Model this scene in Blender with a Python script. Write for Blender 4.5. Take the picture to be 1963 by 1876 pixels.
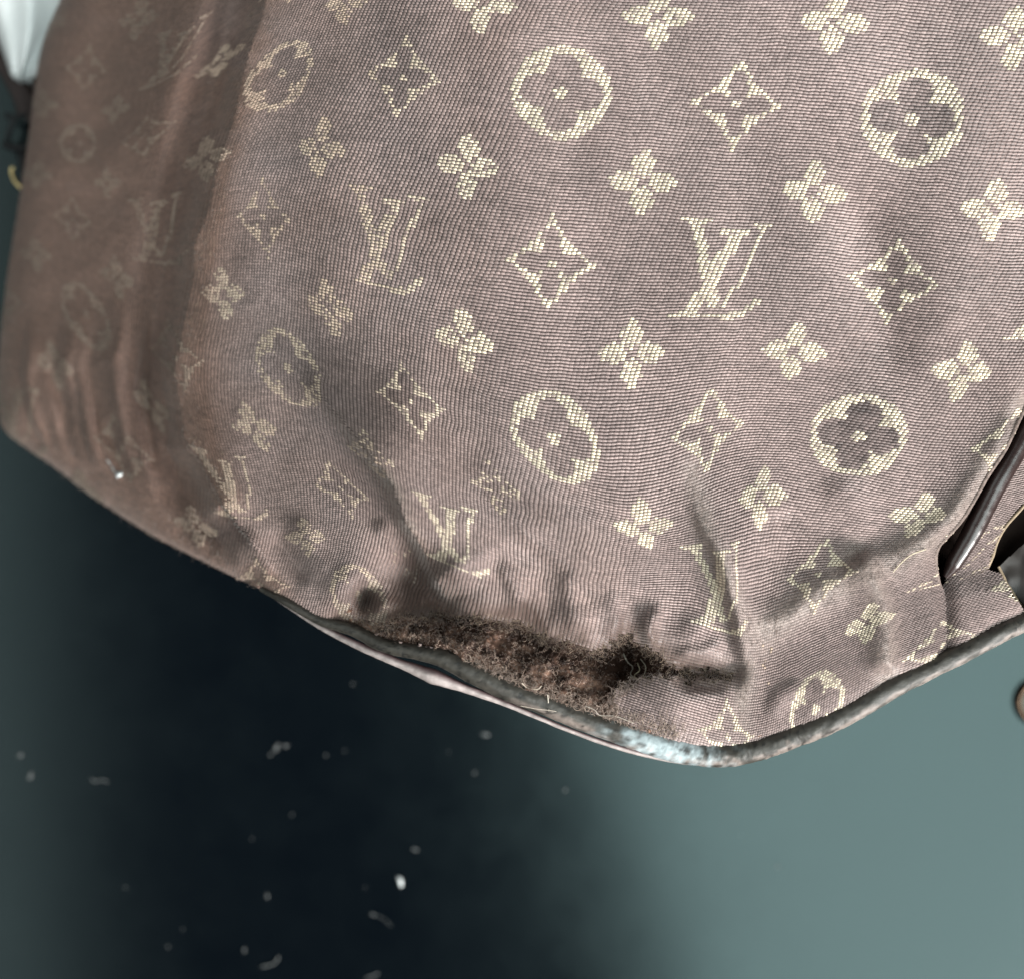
import bpy, math
import numpy as np
from mathutils import Vector

for o in list(bpy.data.objects):
    bpy.data.objects.remove(o, do_unlink=True)
scene = bpy.context.scene
col = scene.collection
R = np.random.RandomState(11)

# ------------------------------------------------------------------ camera
DIST = 0.240          # lens to the front of the bag
ZF = 0.085            # height of the bag's front above the table
HC = DIST + ZF
cam_d = bpy.data.cameras.new('camera')
cam = bpy.data.objects.new('camera', cam_d)
col.objects.link(cam)
cam.location = (0, 0, HC)
cam.rotation_euler = (0, 0, 0)
cam_d.sensor_width = 36.0
cam_d.lens = 36.0 * DIST / 0.1963
cam_d.clip_start = 0.005
cam_d.clip_end = 20
cam_d.dof.use_dof = True
cam_d.dof.focus_distance = DIST + 0.006
cam_d.dof.aperture_fstop = cam_d.lens / 6.8
scene.camera = cam

# ------------------------------------------------------------------ light
w = bpy.data.worlds.new('World')
scene.world = w
w.use_nodes = True
w.node_tree.nodes['Background'].inputs[0].default_value = (0.80, 0.95, 1.0, 1)
w.node_tree.nodes['Background'].inputs[1].default_value = 0.05


def area(name, loc, sx, sy, rz, power, color):
    d = bpy.data.lights.new(name, 'AREA')
    d.shape = 'RECTANGLE'
    d.size, d.size_y = sx, sy
    d.energy = power
    d.color = color
    o = bpy.data.objects.new(name, d)
    col.objects.link(o)
    o.location = loc
    o.rotation_euler = (0, 0, rz)
    return o


# two bright ceiling windows either side of the dark figure of the photographer
area('ceiling_light_right', (0.98, -0.78, 2.0), 1.35, 2.1, math.radians(17), 54, (0.88, 1.0, 0.98))
area('ceiling_light_left', (-1.80, -0.05, 2.0), 1.8, 3.4, math.radians(3), 31, (0.94, 1.0, 0.97))
# a key lamp added low on the right to model the folds
key_lamp = area('key_light', (1.00, -0.95, 0.85), 0.55, 0.55, 0, 54, (1.0, 0.965, 0.93))
key_lamp.rotation_euler = Vector((1.00, -0.95, 0.78)).to_track_quat('Z', 'Y').to_euler()

scene.view_settings.view_transform = 'Standard'
scene.view_settings.look = 'None'
scene.view_settings.exposure = 0.18
scene.view_settings.gamma = 1.0
scene.view_settings.use_curve_mapping = False
scene.render.engine = 'CYCLES'


# ------------------------------------------------------------------ helpers
def tag(o, label=None, cat=None, group=None, kind=None):
    if label: o['label'] = label
    if cat: o['category'] = cat
    if group: o['group'] = group
    if kind: o['kind'] = kind
    return o


def thing(name, loc, label, cat, group=None):
    o = bpy.data.objects.new(name, None)
    col.objects.link(o)
    o.location = loc
    o.empty_display_size = 0.01
    return tag(o, label, cat, group)


def link(name, me, mat, parent=None, smooth=True):
    me.polygons.foreach_set('use_smooth', np.full(len(me.polygons), smooth, bool))
    if mat: me.materials.append(mat)
    o = bpy.data.objects.new(name, me)
    col.objects.link(o)
    if parent is not None:
        o.parent = parent
        if parent.parent is None:
            off = parent.location
            o.location = (-off[0], -off[1], -off[2])
    return o


def np_mesh(name, V, F, C=None):
    """V (n,3), F (m,k) equal-sized faces, C (n,3) colour per vertex"""
    me = bpy.data.meshes.new(name)
    V = np.ascontiguousarray(V, np.float32)
    F = np.ascontiguousarray(F, np.int32)
    n, (m, k) = len(V), F.shape
    me.vertices.add(n); me.vertices.foreach_set('co', V.ravel())
    me.loops.add(m * k); me.loops.foreach_set('vertex_index', F.ravel())
    me.polygons.add(m)
    me.polygons.foreach_set('loop_start', np.arange(0, m * k, k, dtype=np.int32))
    me.polygons.foreach_set('loop_total', np.full(m, k, np.int32))
    if C is not None:
        a = me.color_attributes.new('Col', 'FLOAT_COLOR', 'POINT')
        cc = np.ones((n, 4), np.float32); cc[:, :3] = C
        a.data.foreach_set('color', cc.ravel())
    me.update(calc_edges=True)
    me.validate()
    return me


def sstep(a, b, x):
    t = np.clip((x - a) / (b - a), 0, 1)
    return t * t * (3 - 2 * t)


_tab = np.random.RandomState(5).rand(256, 256)


def vnoise(x, y, seed=0):
    x = np.asarray(x, float) + seed * 17.3; y = np.asarray(y, float) + seed * 7.7
    xi = np.floor(x).astype(int); yi = np.floor(y).astype(int)
    fx = x - xi; fy = y - yi
    fx = fx * fx * (3 - 2 * fx); fy = fy * fy * (3 - 2 * fy)
    a = _tab[xi & 255, yi & 255]; b = _tab[(xi + 1) & 255, yi & 255]
    c = _tab[xi & 255, (yi + 1) & 255]; d = _tab[(xi + 1) & 255, (yi + 1) & 255]
    return (a * (1 - fx) + b * fx) * (1 - fy) + (c * (1 - fx) + d * fx) * fy * 1.0 - 0.5


def fbm(x, y, seed=0, octv=3):
    s = 0; amp = 1.0
    for k in range(octv):
        s = s + amp * vnoise(x * 2 ** k, y * 2 ** k, seed + k); amp *= 0.5
    return s


def catmull(P, n):
    P = np.asarray(P, float)
    Q = np.vstack([2 * P[0] - P[1], P, 2 * P[-1] - P[-2]])
    seg = len(P) - 1
    t = np.linspace(0, seg, n); i = np.minimum(t.astype(int), seg - 1); f = (t - i)[:, None]
    p0, p1, p2, p3 = Q[i], Q[i + 1], Q[i + 2], Q[i + 3]
    return 0.5 * (2 * p1 + (p2 - p0) * f + (2 * p0 - 5 * p1 + 4 * p2 - p3) * f * f + (3 * p1 - p0 - 3 * p2 + p3) * f ** 3)


def poly_dist(x, y, P, sub=6):
    """distance, signed side (+ = right of travel, seen with y down -> cross>0), arc fraction"""
    P = np.asarray(P, float)
    best = np.full(x.shape, 1e9); side = np.zeros(x.shape); arc = np.zeros(x.shape)
    L = np.concatenate([[0], np.cumsum(np.hypot(*np.diff(P, axis=0).T))])
    for k in range(len(P) - 1):
        ax, ay = P[k]; bx, by = P[k + 1]
        dx, dy = bx - ax, by - ay; l2 = dx * dx + dy * dy
        t = np.clip(((x - ax) * dx + (y - ay) * dy) / l2, 0, 1)
        ex = x - ax - t * dx; ey = y - ay - t * dy
        d = np.hypot(ex, ey); m = d < best
        best = np.where(m, d, best)
        side = np.where(m, np.sign(dx * (y - ay) - dy * (x - ax)), side)
        arc = np.where(m, (L[k] + t * (L[k + 1] - L[k])) / L[-1], arc)
    return best, side, arc


def inside(x, y, P):
    P = np.asarray(P, float); r = np.zeros(x.shape, bool)
    x1, y1 = P[-1]
    for x2, y2 in P:
        if y1 != y2:
            c = ((y2 > y) != (y1 > y)) & (x < (x1 - x2) * (y - y2) / (y1 - y2) + x2)
            r ^= c
        x1, y1 = x2, y2
    return r


# ------------------------------------------------------------------ plan of the bag, in tenths of a millimetre
# (x to the right, y towards the bag's bottom seam, measured on the plane of the front panel)
CX, CY = 981.5, 938.0


def world(x, y, z):
    k = 1e-4 * (HC - z) / DIST
    return np.stack([(x - CX) * k, -(y - CY) * k, z + 0 * x], -1)


PIPE = [(500, 1128), (540, 1148), (615, 1188), (679, 1208), (732, 1235), (790, 1248), (842, 1259), (906, 1288),
        (964, 1317), (1054, 1352), (1143, 1387), (1230, 1416), (1289, 1434), (1347, 1444), (1405, 1444), (1463, 1431),
        (1521, 1410), (1568, 1392), (1640, 1358), (1711, 1316), (1782, 1281), (1853, 1246), (1925, 1208), (1963, 1190),
        (2080, 1125), (2220, 1040)]
PIPE_S = catmull(PIPE, 500)
LEFT_EDGE = [(215, -300), (155, -100), (118, 0), (92, 60), (76, 120), (66, 190), (56, 270), (44, 350), (30, 440), (14, 540),
             (2, 640), (-4, 740), (2, 812), (40, 850), (100, 892), (170, 945), (250, 1000), (330, 1045), (420, 1090), (500, 1128)]
LEFT_S = catmull(LEFT_EDGE, 160)
OUTLINE = np.vstack([LEFT_S, PIPE_S[1:], [(2220, -300)]])

RIDGE1 = catmull([(530, -120), (500, 10), (462, 150), (412, 320), (372, 480), (345, 640), (338, 760), (365, 860), (430, 960)], 40)
FOLD2 = catmull([(560, 690), (640, 790), (735, 910), (785, 1010), (825, 1090), (870, 1160)], 30)
FOLD3 = catmull([(860, 870), (980, 975), (1090, 1080), (1180, 1175), (1230, 1225)], 24)
FOLD4 = catmull([(1325, 900), (1352, 1010), (1395, 1110), (1424, 1190), (1432, 1290), (1420, 1380)], 24)
FOLD5 = catmull([(1440, 1230), (1530, 1165), (1640, 1100), (1760, 1045), (1850, 975), (1920, 870), (1985, 760)], 30)
FOLD6 = catmull([(1640, 1060), (1680, 1130), (1700, 1200), (1695, 1290)], 14)
FOLD7 = catmull([(1215, 900), (1180, 1000), (1200, 1100), (1215, 1180)], 14)
SIDEW = [([(230, 520), (225, 700), (270, 860), (330, 990)], 26, 1.6), ([(150, 560), (140, 720), (190, 880), (260, 980)], 24, 1.5),
         ([(80, 600), (70, 720), (110, 850)], 20, 1.4), ([(300, 560), (290, 740), (330, 860)], 22, -1.8),
         ([(190, 640), (200, 800), (260, 930)], 16, -1.3), ([(420, -50), (360, 120), (300, 330)], 60, 2.0),
         ([(250, -60), (200, 120), (170, 330)], 60, -1.2), ([(395, 900), (440, 1000), (520, 1090)], 30, 1.5)]
RIPPLE = [([(xx_, 610 + 40 * math.sin(xx_)), (xx_ - 8, 720), (xx_ + 6, 800 + 0.2 * xx_), (xx_ + 34, 880 + 0.35 * xx_)], 8 + 2 * math.sin(xx_ * 3), (0.36 + 0.22 * math.sin(xx_ * 1.7)) * (1 if k_ % 2 else -1)) for k_, xx_ in enumerate(range(50, 340, 17))]
PUCKER = [([(960, 1060), (985, 1120), (1000, 1185)], 15, 2.2), ([(1020, 1080), (1045, 1140), (1060, 1215)], 16, -0.9), ([(1075, 1090), (1098, 1150), (1105, 1225)], 18, 1.6),
          ([(1120, 1120), (1140, 1180), (1150, 1250)], 15, -0.9), ([(1160, 1120), (1178, 1180), (1180, 1250)], 15, 1.5), ([(1255, 1150), (1250, 1200), (1262, 1255)], 13, 2.2),
          ([(1290, 1262), (1340, 1248), (1400, 1230)], 14, 2.2), ([(1300, 1300), (1340, 1320), (1400, 1320)], 12, -1.5),
          ([(905, 1060), (915, 1110), (912, 1160)], 18, -1.0), ([(560, 980), (600, 1060), (640, 1120)], 20, 2.0), ([(520, 1010), (560, 1080), (590, 1130)], 16, -2.0),
          ([(470, 1010), (500, 1070), (525, 1115)], 14, 1.8), ([(400, 980), (430, 1040), (450, 1085)], 14, -1.5), ([(350, 940), (375, 1000), (400, 1060)], 14, 1.5),
          ([(720, 990), (745, 1050), (760, 1090)], 16, 1.8), ([(1480, 960), (1500, 1040), (1480, 1120)], 45, -1.8), ([(1600, 900), (1640, 980), (1660, 1050)], 40, 1.5),
          ([(1620, 300), (1660, 480), (1690, 640), (1700, 800)], 60, -2.4), ([(1880, 80), (1850, 300), (1840, 520), (1800, 760)], 70, 2.0), ([(1480, 1380), (1500, 1340), (1540, 1300)], 16, 1.5)]
HOLE = [(655, 1182), (720, 1192), (760, 1180), (795, 1178), (835, 1172), (870, 1180), (910, 1178), (960, 1190),
        (1000, 1192), (1015, 1202), (1050, 1222), (1095, 1228), (1137, 1250), (1165, 1238), (1198, 1208), (1222, 1222),
        (1245, 1240), (1265, 1255), (1289, 1272), (1312, 1282), (1405, 1288), (1400, 1304), (1330, 1303), (1260, 1299),
        (1230, 1302), (1195, 1320), (1172, 1340), (1185, 1385), (1110, 1360), (1000, 1318), (930, 1285), (860, 1250),
        (790, 1235), (730, 1222), (680, 1200)]
TEAR_TOP = np.array(HOLE[:21], float)
CREVICE = catmull([(2060, 600), (1963, 790), (1929, 862), (1897, 910), (1873, 952), (1847, 995), (1817, 1029), (1799, 1051),
                   (1795, 1080), (1801, 1117), (1809, 1138), (1812, 1186), (1813, 1275)], 50)


def ridge(x, y, P, h, wneg, wpos, taper=0.12):
    d, s, a = poly_dist(x, y, P)
    tp = sstep(0, taper, a) * sstep(1, 1 - taper, a)
    ww = np.where(s > 0, wpos, wneg)
    return h * np.exp(-(d / ww) ** 2) * tp


def zfun_raw(x, y):
    """height of the cloth, metres above the table"""
    x = np.asarray(x, float); y = np.asarray(y, float)
    x0_, y0_ = x, y
    x = x0_ + 15 * vnoise(x0_ / 75, y0_ / 75, 11) + 3 * vnoise(x0_ / 24, y0_ / 24, 12)
    y = y0_ + 15 * vnoise(x0_ / 75, y0_ / 75, 13) + 3 * vnoise(x0_ / 24, y0_ / 24, 14)
    q = np.clip(1060 - x, 0, 660)
    z = 85 - 6.3e-5 * q ** 2
    z = z - np.clip(400 - x, 0, 500) * 0.100
    z = z - 1.6e-5 * np.clip(y - 850, 0, 700) ** 2 * sstep(300, 1000, x)
    z = z - 1.0e-5 * np.clip(x - 1350, 0, 900) ** 2
    # soft slump of the empty bag
    z = z + 2.6 * vnoise(x / 310, y / 260, 1) + 0.7 * vnoise(x / 130, y / 170, 2) + 0.30 * vnoise(x / 55, y / 60, 3)
    # ridge where the front turns into the side
    d, s, a = poly_dist(x, y, RIDGE1)
    z = z + 3.0 * np.exp(-(d / np.where(s > 0, 22, 75)) ** 2)          # s>0: the side beyond the ridge
    z = z - np.where(s > 0, 6.0 * np.exp(-((d - 50) / 40) ** 2), 0)
    for P, wd, h in SIDEW + RIPPLE:
        z = z + ridge(x, y, P, 1.7 * h, wd, wd, 0.35)
    # pleats of the slumped corner
    d, s, a = poly_dist(x, y, FOLD2)
    tp = sstep(0, 0.5, a) * sstep(1.0, 0.9, a)
    right = s < 0
    z = z + tp * np.where(right, 11.0 * np.exp(-(d / 115) ** 2), 11.0 * np.exp(-(d / 10) ** 2) - 3.0 * np.exp(-((d - 40) / 45) ** 2))
    z = z + ridge(x, y, FOLD3, 4.6, 60, 30, 0.45)
    z = z + ridge(x, y, FOLD4, 5.0, 45, 15, 0.5) - ridge(x, y, FOLD4 + np.array([-75, 40]), 1.8, 55, 55, 0.4)
    z = z + ridge(x, y, FOLD5, 2.4, 30, 50) - ridge(x, y, FOLD5 + np.array([-60, -50]), 1.1, 60, 60)
    z = z + ridge(x, y, FOLD6, 3.0, 22, 40)
    for P, wd, h in PUCKER:
        z = z + ridge(x, y, P, h, wd, wd, 0.3)
    # pits of the worn corner
    for px, py, r, h in ((800, 1108, 62, 7.0), (700, 1143, 27, 5.0), (850, 1165, 40, 4.0), (1205, 1262, 46, 3.0), (1330, 1292, 40, 2.0), (1000, 1215, 50, 1.5)):
        z = z - 1.6 * h * np.exp(-((x - px) ** 2 + (y - py) ** 2) / r ** 2)
    for px, py, r, h in ((1335, 1215, 34, 1.6), (1130, 1180, 26, 1.4), (1240, 1190, 26, 1.2), (1300, 1345, 60, 1.8), (650, 1120, 30, 2.0), (910, 1110, 34, 1.5), (1560, 1290, 70, 1.2)):
        z = z + 1.6 * h * np.exp(-((x - px) ** 2 + (y - py) ** 2) / r ** 2)
    d, s, a = poly_dist(x, y, TEAR_TOP)
    z = z - 2.6 * np.exp(-(d / 22) ** 2)
    x, y = x0_, y0_
    # crevice of the pocket
    d, s, a = poly_dist(x, y, CREVICE)
    z = z - 2.0 * np.exp(-(d / 18) ** 2)
    # rolling over at the free edges
    d, s, a = poly_dist(x, y, LEFT_S[::4])
    t = np.clip(d / 70, 0, 1)
    z = z - 7.5 * (1 - np.sqrt(np.clip(1 - (1 - t) ** 2, 0, 1)))
    d, s, a = poly_dist(x, y, PIPE_S[::12])
    t = np.clip(d / 55, 0, 1)
    z = z - 4.0 * (1 - np.sqrt(np.clip(1 - (1 - t) ** 2, 0, 1)))
    return z * 1e-3


_gx0, _gy0, _gs = -140.0, -400.0, 4.0
_GX, _GY = np.meshgrid(np.arange(_gx0, 2420, _gs), np.arange(_gy0, 1560, _gs))
_ZG = zfun_raw(_GX, _GY)


def zfun(x, y):
    x = np.asarray(x, float); y = np.asarray(y, float)
    fx = np.clip((x - _gx0) / _gs, 0, _ZG.shape[1] - 2.001); fy = np.clip((y - _gy0) / _gs, 0, _ZG.shape[0] - 2.001)
    i = fx.astype(int); j = fy.astype(int); fx = fx - i; fy = fy - j
    return (_ZG[j, i] * (1 - fx) + _ZG[j, i + 1] * fx) * (1 - fy) + (_ZG[j + 1, i] * (1 - fx) + _ZG[j + 1, i + 1] * fx) * fy


# cloth lattice (column, row of the woven motifs) -> plan
CTRL = [(-1.5, -.5, 663, 5), (-.5, -.5, 925, 8), (.5, -.5, 1262, 32), (1.5, -.5, 1598, 42), (2.5, -.5, 1942, 72),
        (-4, 0, 155, 275), (-3, 0, 275, 262), (-3, -1, 335, 110), (-2, 0, 543, 140), (-1, 0, 772, 150), (0, 0, 1076, 178), (1, 0, 1412, 200), (2, 0, 1747, 229),
        (-1.5, .5, 612, 285), (-.5, .5, 897, 318), (.5, .5, 1232, 348), (1.5, .5, 1560, 367), (2.5, .5, 1903, 402),
        (-2, 1, 505, 415), (-1, 1, 742, 460), (0, 1, 1057, 505), (1, 1, 1388, 518), (2, 1, 1712, 540),
        (-2.5, 1.5, 430, 565), (-1.5, 1.5, 632, 592), (-.5, 1.5, 888, 652), (.5, 1.5, 1210, 678), (1.5, 1.5, 1520, 674), (2.5, 1.5, 1846, 712),
        (-4, 2, 165, 600), (-3, 2, 335, 685), (-2, 2, 552, 705), (-1, 2, 788, 770), (0, 2, 1063, 842), (1, 2, 1358, 822), (2, 2, 1645, 836), (3, 2, 1925, 855),
        (-2.5, 2.5, 487, 820), (-1.5, 2.5, 712, 872), (-.5, 2.5, 948, 932), (.5, 2.5, 1232, 1015), (1.5, 2.5, 1455, 947), (2.5, 2.5, 1765, 990),
        (-3, 3, 452, 940), (-2, 3, 655, 935), (-1, 3, 870, 1030), (0.72, 3, 1318, 1105), (1.0, 3, 1392, 1128), (1.4, 3, 1446, 1130), (2, 3, 1570, 1100),
        (-2.5, 3.5, 588, 1028), (2.5, 3.5, 1662, 1192), (-2, 4, 685, 1140), (1, 4, 1395, 1412), (2, 4, 1562, 1358), (3, 4, 1805, 1235)]
CTRL = np.array(CTRL, float)


def tps_fit(P, Q, lam):
    n = len(P)
    d2 = ((P[:, None] - P[None]) ** 2).sum(-1)
    K = np.where(d2 > 0, d2 * np.log(d2 + 1e-12), 0) + lam * np.eye(n)
    A = np.zeros((n + 3, n + 3)); A[:n, :n] = K; A[:n, n] = 1; A[:n, n + 1:] = P
    A[n, :n] = 1; A[n + 1:, :n] = P.T
    b = np.zeros((n + 3, 2)); b[:n] = Q
    return np.linalg.solve(A, b)


_W = tps_fit(CTRL[:, :2], CTRL[:, 2:], 0.02)


def cloth_to_plan(u, v):
    sh = np.shape(u); u = np.ravel(u); v = np.ravel(v); out = np.empty((len(u), 2))
    P = CTRL[:, :2]; n = len(P)
    for k in range(0, len(u), 100000):
        a = u[k:k + 100000]; b = v[k:k + 100000]
        d2 = (a[:, None] - P[:, 0]) ** 2 + (b[:, None] - P[:, 1]) ** 2
        out[k:k + 100000] = (d2 * np.log(d2 + 1e-12)) @ _W[:n] + _W[n] + a[:, None] * _W[n + 1] + b[:, None] * _W[n + 2]
    return out[:, 0].reshape(sh), out[:, 1].reshape(sh)


# ------------------------------------------------------------------ materials
def mat(name):
    m = bpy.data.materials.new(name); m.use_nodes = True
    nt = m.node_tree
    return m, nt, nt.nodes['Principled BSDF']


def attr_mat(name, rough, spec, sheen=0.0, sheen_tint=(1, 1, 1), noise=0.0, nscale=900, bump=0.0, coat=0.0):
    m, nt, b = mat(name)
    a = nt.nodes.new('ShaderNodeVertexColor'); a.layer_name = 'Col'
    src = a.outputs['Color']
    tc = nt.nodes.new('ShaderNodeTexCoord')
    nz = nt.nodes.new('ShaderNodeTexNoise'); nz.inputs['Scale'].default_value = nscale; nz.inputs['Detail'].default_value = 4
    nt.links.new(tc.outputs['Object'], nz.inputs['Vector'])
    if noise > 0:
        mr = nt.nodes.new('ShaderNodeMapRange')
        mr.inputs['From Min'].default_value = 0.25; mr.inputs['From Max'].default_value = 0.75
        mr.inputs['To Min'].default_value = 1 - noise; mr.inputs['To Max'].default_value = 1 + noise
        nt.links.new(nz.outputs['Fac'], mr.inputs['Value'])
        mx = nt.nodes.new('ShaderNodeVectorMath'); mx.operation = 'SCALE'
        nt.links.new(src, mx.inputs[0]); nt.links.new(mr.outputs[0], mx.inputs['Scale'])
        src = mx.outputs[0]
    nt.links.new(src, b.inputs['Base Color'])
    if bump > 0:
        bp = nt.nodes.new('ShaderNodeBump'); bp.inputs['Strength'].default_value = bump; bp.inputs['Distance'].default_value = 0.0003
        nt.links.new(nz.outputs['Fac'], bp.inputs['Height']); nt.links.new(bp.outputs[0], b.inputs['Normal'])
    b.inputs['Roughness'].default_value = rough
    b.inputs['Specular IOR Level'].default_value = spec
    b.inputs['Sheen Weight'].default_value = sheen
    b.inputs['Sheen Tint'].default_value = (*sheen_tint, 1)
    b.inputs['Coat Weight'].default_value = coat
    b.inputs['Coat Roughness'].default_value = 0.25
    return m


M_CLOTH = attr_mat('woven_cloth', 0.50, 0.40, 0.2, (1, 0.9, 0.85), noise=0.22, nscale=2600)
M_GOLD = attr_mat('pale_gold_thread', 0.38, 0.5, 0.1, noise=0.08, nscale=3000)
M_FIBRE = attr_mat('loose_fibre', 0.6, 0.3, 0.2)
M_LINING = attr_mat('torn_backing', 0.9, 0.1, 0.0, noise=0.5, nscale=1500, bump=0.8)
M_PIPE = attr_mat('worn_leather_piping', 0.55, 0.5, 0.0, noise=0.3, nscale=900, bump=0.4)
M_RIM = attr_mat('pale_leather_rim', 0.5, 0.4, 0.0, noise=0.3, nscale=700, bump=0.4)


def plain(name, c, rough, spec=0.5, metal=0.0, nscale=300, var=0.25, bump=0.2, dist=0.0003):
    m, nt, b = mat(name)
    tc = nt.nodes.new('ShaderNodeTexCoord')
    nz = nt.nodes.new('ShaderNodeTexNoise'); nz.inputs['Scale'].default_value = nscale; nz.inputs['Detail'].default_value = 5
    nt.links.new(tc.outputs['Object'], nz.inputs['Vector'])
    cr = nt.nodes.new('ShaderNodeValToRGB')
    cr.color_ramp.elements[0].position = 0.3; cr.color_ramp.elements[1].position = 0.7
    cr.color_ramp.elements[0].color = (*[x * (1 - var) for x in c], 1)
    cr.color_ramp.elements[1].color = (*[min(1, x * (1 + var)) for x in c], 1)
    nt.links.new(nz.outputs['Fac'], cr.inputs[0]); nt.links.new(cr.outputs[0], b.inputs['Base Color'])
    bp = nt.nodes.new('ShaderNodeBump'); bp.inputs['Strength'].default_value = bump; bp.inputs['Distance'].default_value = dist
    nt.links.new(nz.outputs['Fac'], bp.inputs['Height']); nt.links.new(bp.outputs[0], b.inputs['Normal'])
    b.inputs['Roughness'].default_value = rough; b.inputs['Specular IOR Level'].default_value = spec; b.inputs['Metallic'].default_value = metal
    return m


M_TABLE = plain('black_tabletop', (0.0003, 0.0008, 0.0022), 0.20, 0.45, nscale=60, var=0.0, bump=0.0, dist=0.0005)
_nt = M_TABLE.node_tree
_n = _nt.nodes.new('ShaderNodeTexNoise'); _n.inputs['Scale'].default_value = 38; _n.inputs['Detail'].default_value = 8; _n.inputs['Roughness'].default_value = 0.75
_t = _nt.nodes.new('ShaderNodeTexCoord'); _nt.links.new(_t.outputs['Object'], _n.inputs['Vector'])
_m = _nt.nodes.new('ShaderNodeMapRange'); _m.inputs['From Min'].default_value = 0.3; _m.inputs['From Max'].default_value = 0.7
_m.inputs['To Min'].default_value = 0.165; _m.inputs['To Max'].default_value = 0.225
_nt.links.new(_n.outputs['Fac'], _m.inputs['Value']); _nt.links.new(_m.outputs[0], _nt.nodes['Principled BSDF'].inputs['Roughness'])
M_TABLE.node_tree.nodes['Principled BSDF'].inputs['Specular Tint'].default_value = (0.68, 0.92, 0.92, 1)
M_BODY = plain('brown_body_cloth', (0.06, 0.045, 0.04), 0.8, 0.2)
M_DARK = plain('dark_lining', (0.018, 0.012, 0.010), 0.9, 0.1)
M_CORD = plain('dark_brown_leather', (0.022, 0.012, 0.011), 0.30, 0.6, nscale=500, bump=0.25)
M_TAB = plain('dark_grey_leather', (0.022, 0.017, 0.015), 0.5, 0.4, nscale=400)
M_BLACK = plain('black_leather', (0.003, 0.003, 0.004), 0.5, 0.3)
M_BRASS = plain('brass', (0.80, 0.62, 0.30), 0.28, 0.5, metal=1.0, var=0.08, bump=0.05)
M_WHITE = plain('white_cotton', (0.72, 0.74, 0.74), 0.85, 0.2, nscale=120, var=0.03)
M_LINT = plain('lint', (0.11, 0.115, 0.115), 0.9, 0.1, nscale=2000)
M_LINTB = plain('white_lint', (0.65, 0.68, 0.68), 0.9, 0.1, nscale=2000)

M_HEM = plain('brown_hem', (0.15, 0.112, 0.098), 0.7, 0.3, nscale=1500, var=0.4, bump=0.6)
M_STITCH = plain('tan_hem', (0.24, 0.18, 0.12), 0.6, 0.3, nscale=900)

# ------------------------------------------------------------------ table
tv = []
def slab(x0, x1, y0, y1, z0, z1):
    V = np.array([(x, y, z) for z in (z0, z1) for y in (y0, y1) for x in (x0, x1)])
    F = np.array([(0, 2, 3, 1), (4, 5, 7, 6), (0, 1, 5, 4), (2, 6, 7, 3), (0, 4, 6, 2), (1, 3, 7, 5)])
    return V, F
V, F = slab(-0.45, 0.45, -0.45, 0.45, -0.02, 0.0)
tab = link('tabletop', np_mesh('tabletop', V, F), M_TABLE, smooth=False)
tag(tab, 'glossy black tabletop under the bag', 'table', kind='structure')

# ------------------------------------------------------------------ the handbag
bag = thing('handbag', (0.03, 0.02, 0.0), 'worn brown woven handbag with pale gold monogram pattern and a torn piped corner', 'handbag')

PU, PV = 9.8 / 336, 6.4 / 332       # thread pitch in lattice units
SHIFT = -0.23

LV_SPANS = [(185, 110, 545), (240, 180, 480), (290, 250, 390), (340, 262, 430), (390, 285, 440), (436, 275, 425), (487, 305, 475),
            (543, 310, 470), (590, 335, 500), (640, 345, 530), (690, 350, 510), (735, 380, 540), (790, 390, 550),
            (348, 720, 1105), (400, 800, 1000), (455, 780, 975), (500, 760, 955), (550, 745, 940), (605, 730, 920), (650, 700, 900),
            (700, 690, 880), (745, 675, 860), (795, 650, 845), (845, 415, 825), (895, 420, 800), (945, 430, 780), (990, 450, 765),
            (1040, 455, 745), (1085, 490, 715), (1128, 490, 695), (1170, 475, 675), (1210, 440, 670), (1252, 425, 700), (1300, 410, 705),
            (1340, 385, 740), (1385, 365, 725), (220, 1190, 1505), (268, 1255, 1410), (1430, 330, 520), (1430, 580, 785), (1472, 305, 490),
            (1472, 625, 755), (1515, 280, 470), (1515, 615, 740), (1556, 245, 445), (1600, 200, 420), (1645, 100, 410), (1672, 20, 1165),
            (1420, 1325, 1410), (1462, 1290, 1385), (1510, 1225, 1350), (1550, 1180, 1300), (1590, 1080, 1240), (1635, 960, 1195), (1690, 800, 1060)]
LV_THIN = [(268, 1390), (600, 1245), (900, 1133), (1138, 1025), (1365, 910), (1500, 805)]


def in_lv(dx, dy):
    X = dx * 7.74 + 790; Y = dy * 7.74 + 935
    g = np.zeros(dx.shape, bool)
    for yy, a, b in LV_SPANS:
        g |= (np.abs(Y - yy) < 28) & (X > a - 14) & (X < b + 14)
    py = [p[0] for p in LV_THIN]; px = [p[1] for p in LV_THIN]
    g |= (Y > 240) & (Y < 1520) & (np.abs(X - np.interp(Y, py, px)) < 42)
    return g


def in_star(x, y):
    ax, ay = np.abs(x), np.abs(y)
    g = (ax / 96) ** 0.76 + (ay / 96) ** 0.76 < 1.0
    pet = ((ax / 18) ** 2 + ((ay - 36) / 31) ** 2 < 1) | ((ay / 18) ** 2 + ((ax - 36) / 31) ** 2 < 1) | (np.hypot(x, y) < 24)
    return (g & ~pet) | (np.hypot(x, y * 1.2) < 9)


def in_circle(x, y):
    ax, ay = np.abs(x), np.abs(y); r = np.hypot(x, y)
    pet = (np.hypot(ax, ay - 46) < 33) | (np.hypot(ax - 46, ay) < 33) | (r < 26)
    return ((r < 94) & ~pet) | (r < 13)


def in_flower(x, y):
    ax, ay = np.abs(x), np.abs(y)
    def pet(r, t):
        q = np.clip((r - 8) / 59, 0, 1)
        return (r > 8) & (r < 67) & (t < 22 * np.sin(np.pi * q ** 0.85) ** 0.8)
    return pet(ay, ax) | pet(ax, ay)


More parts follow.
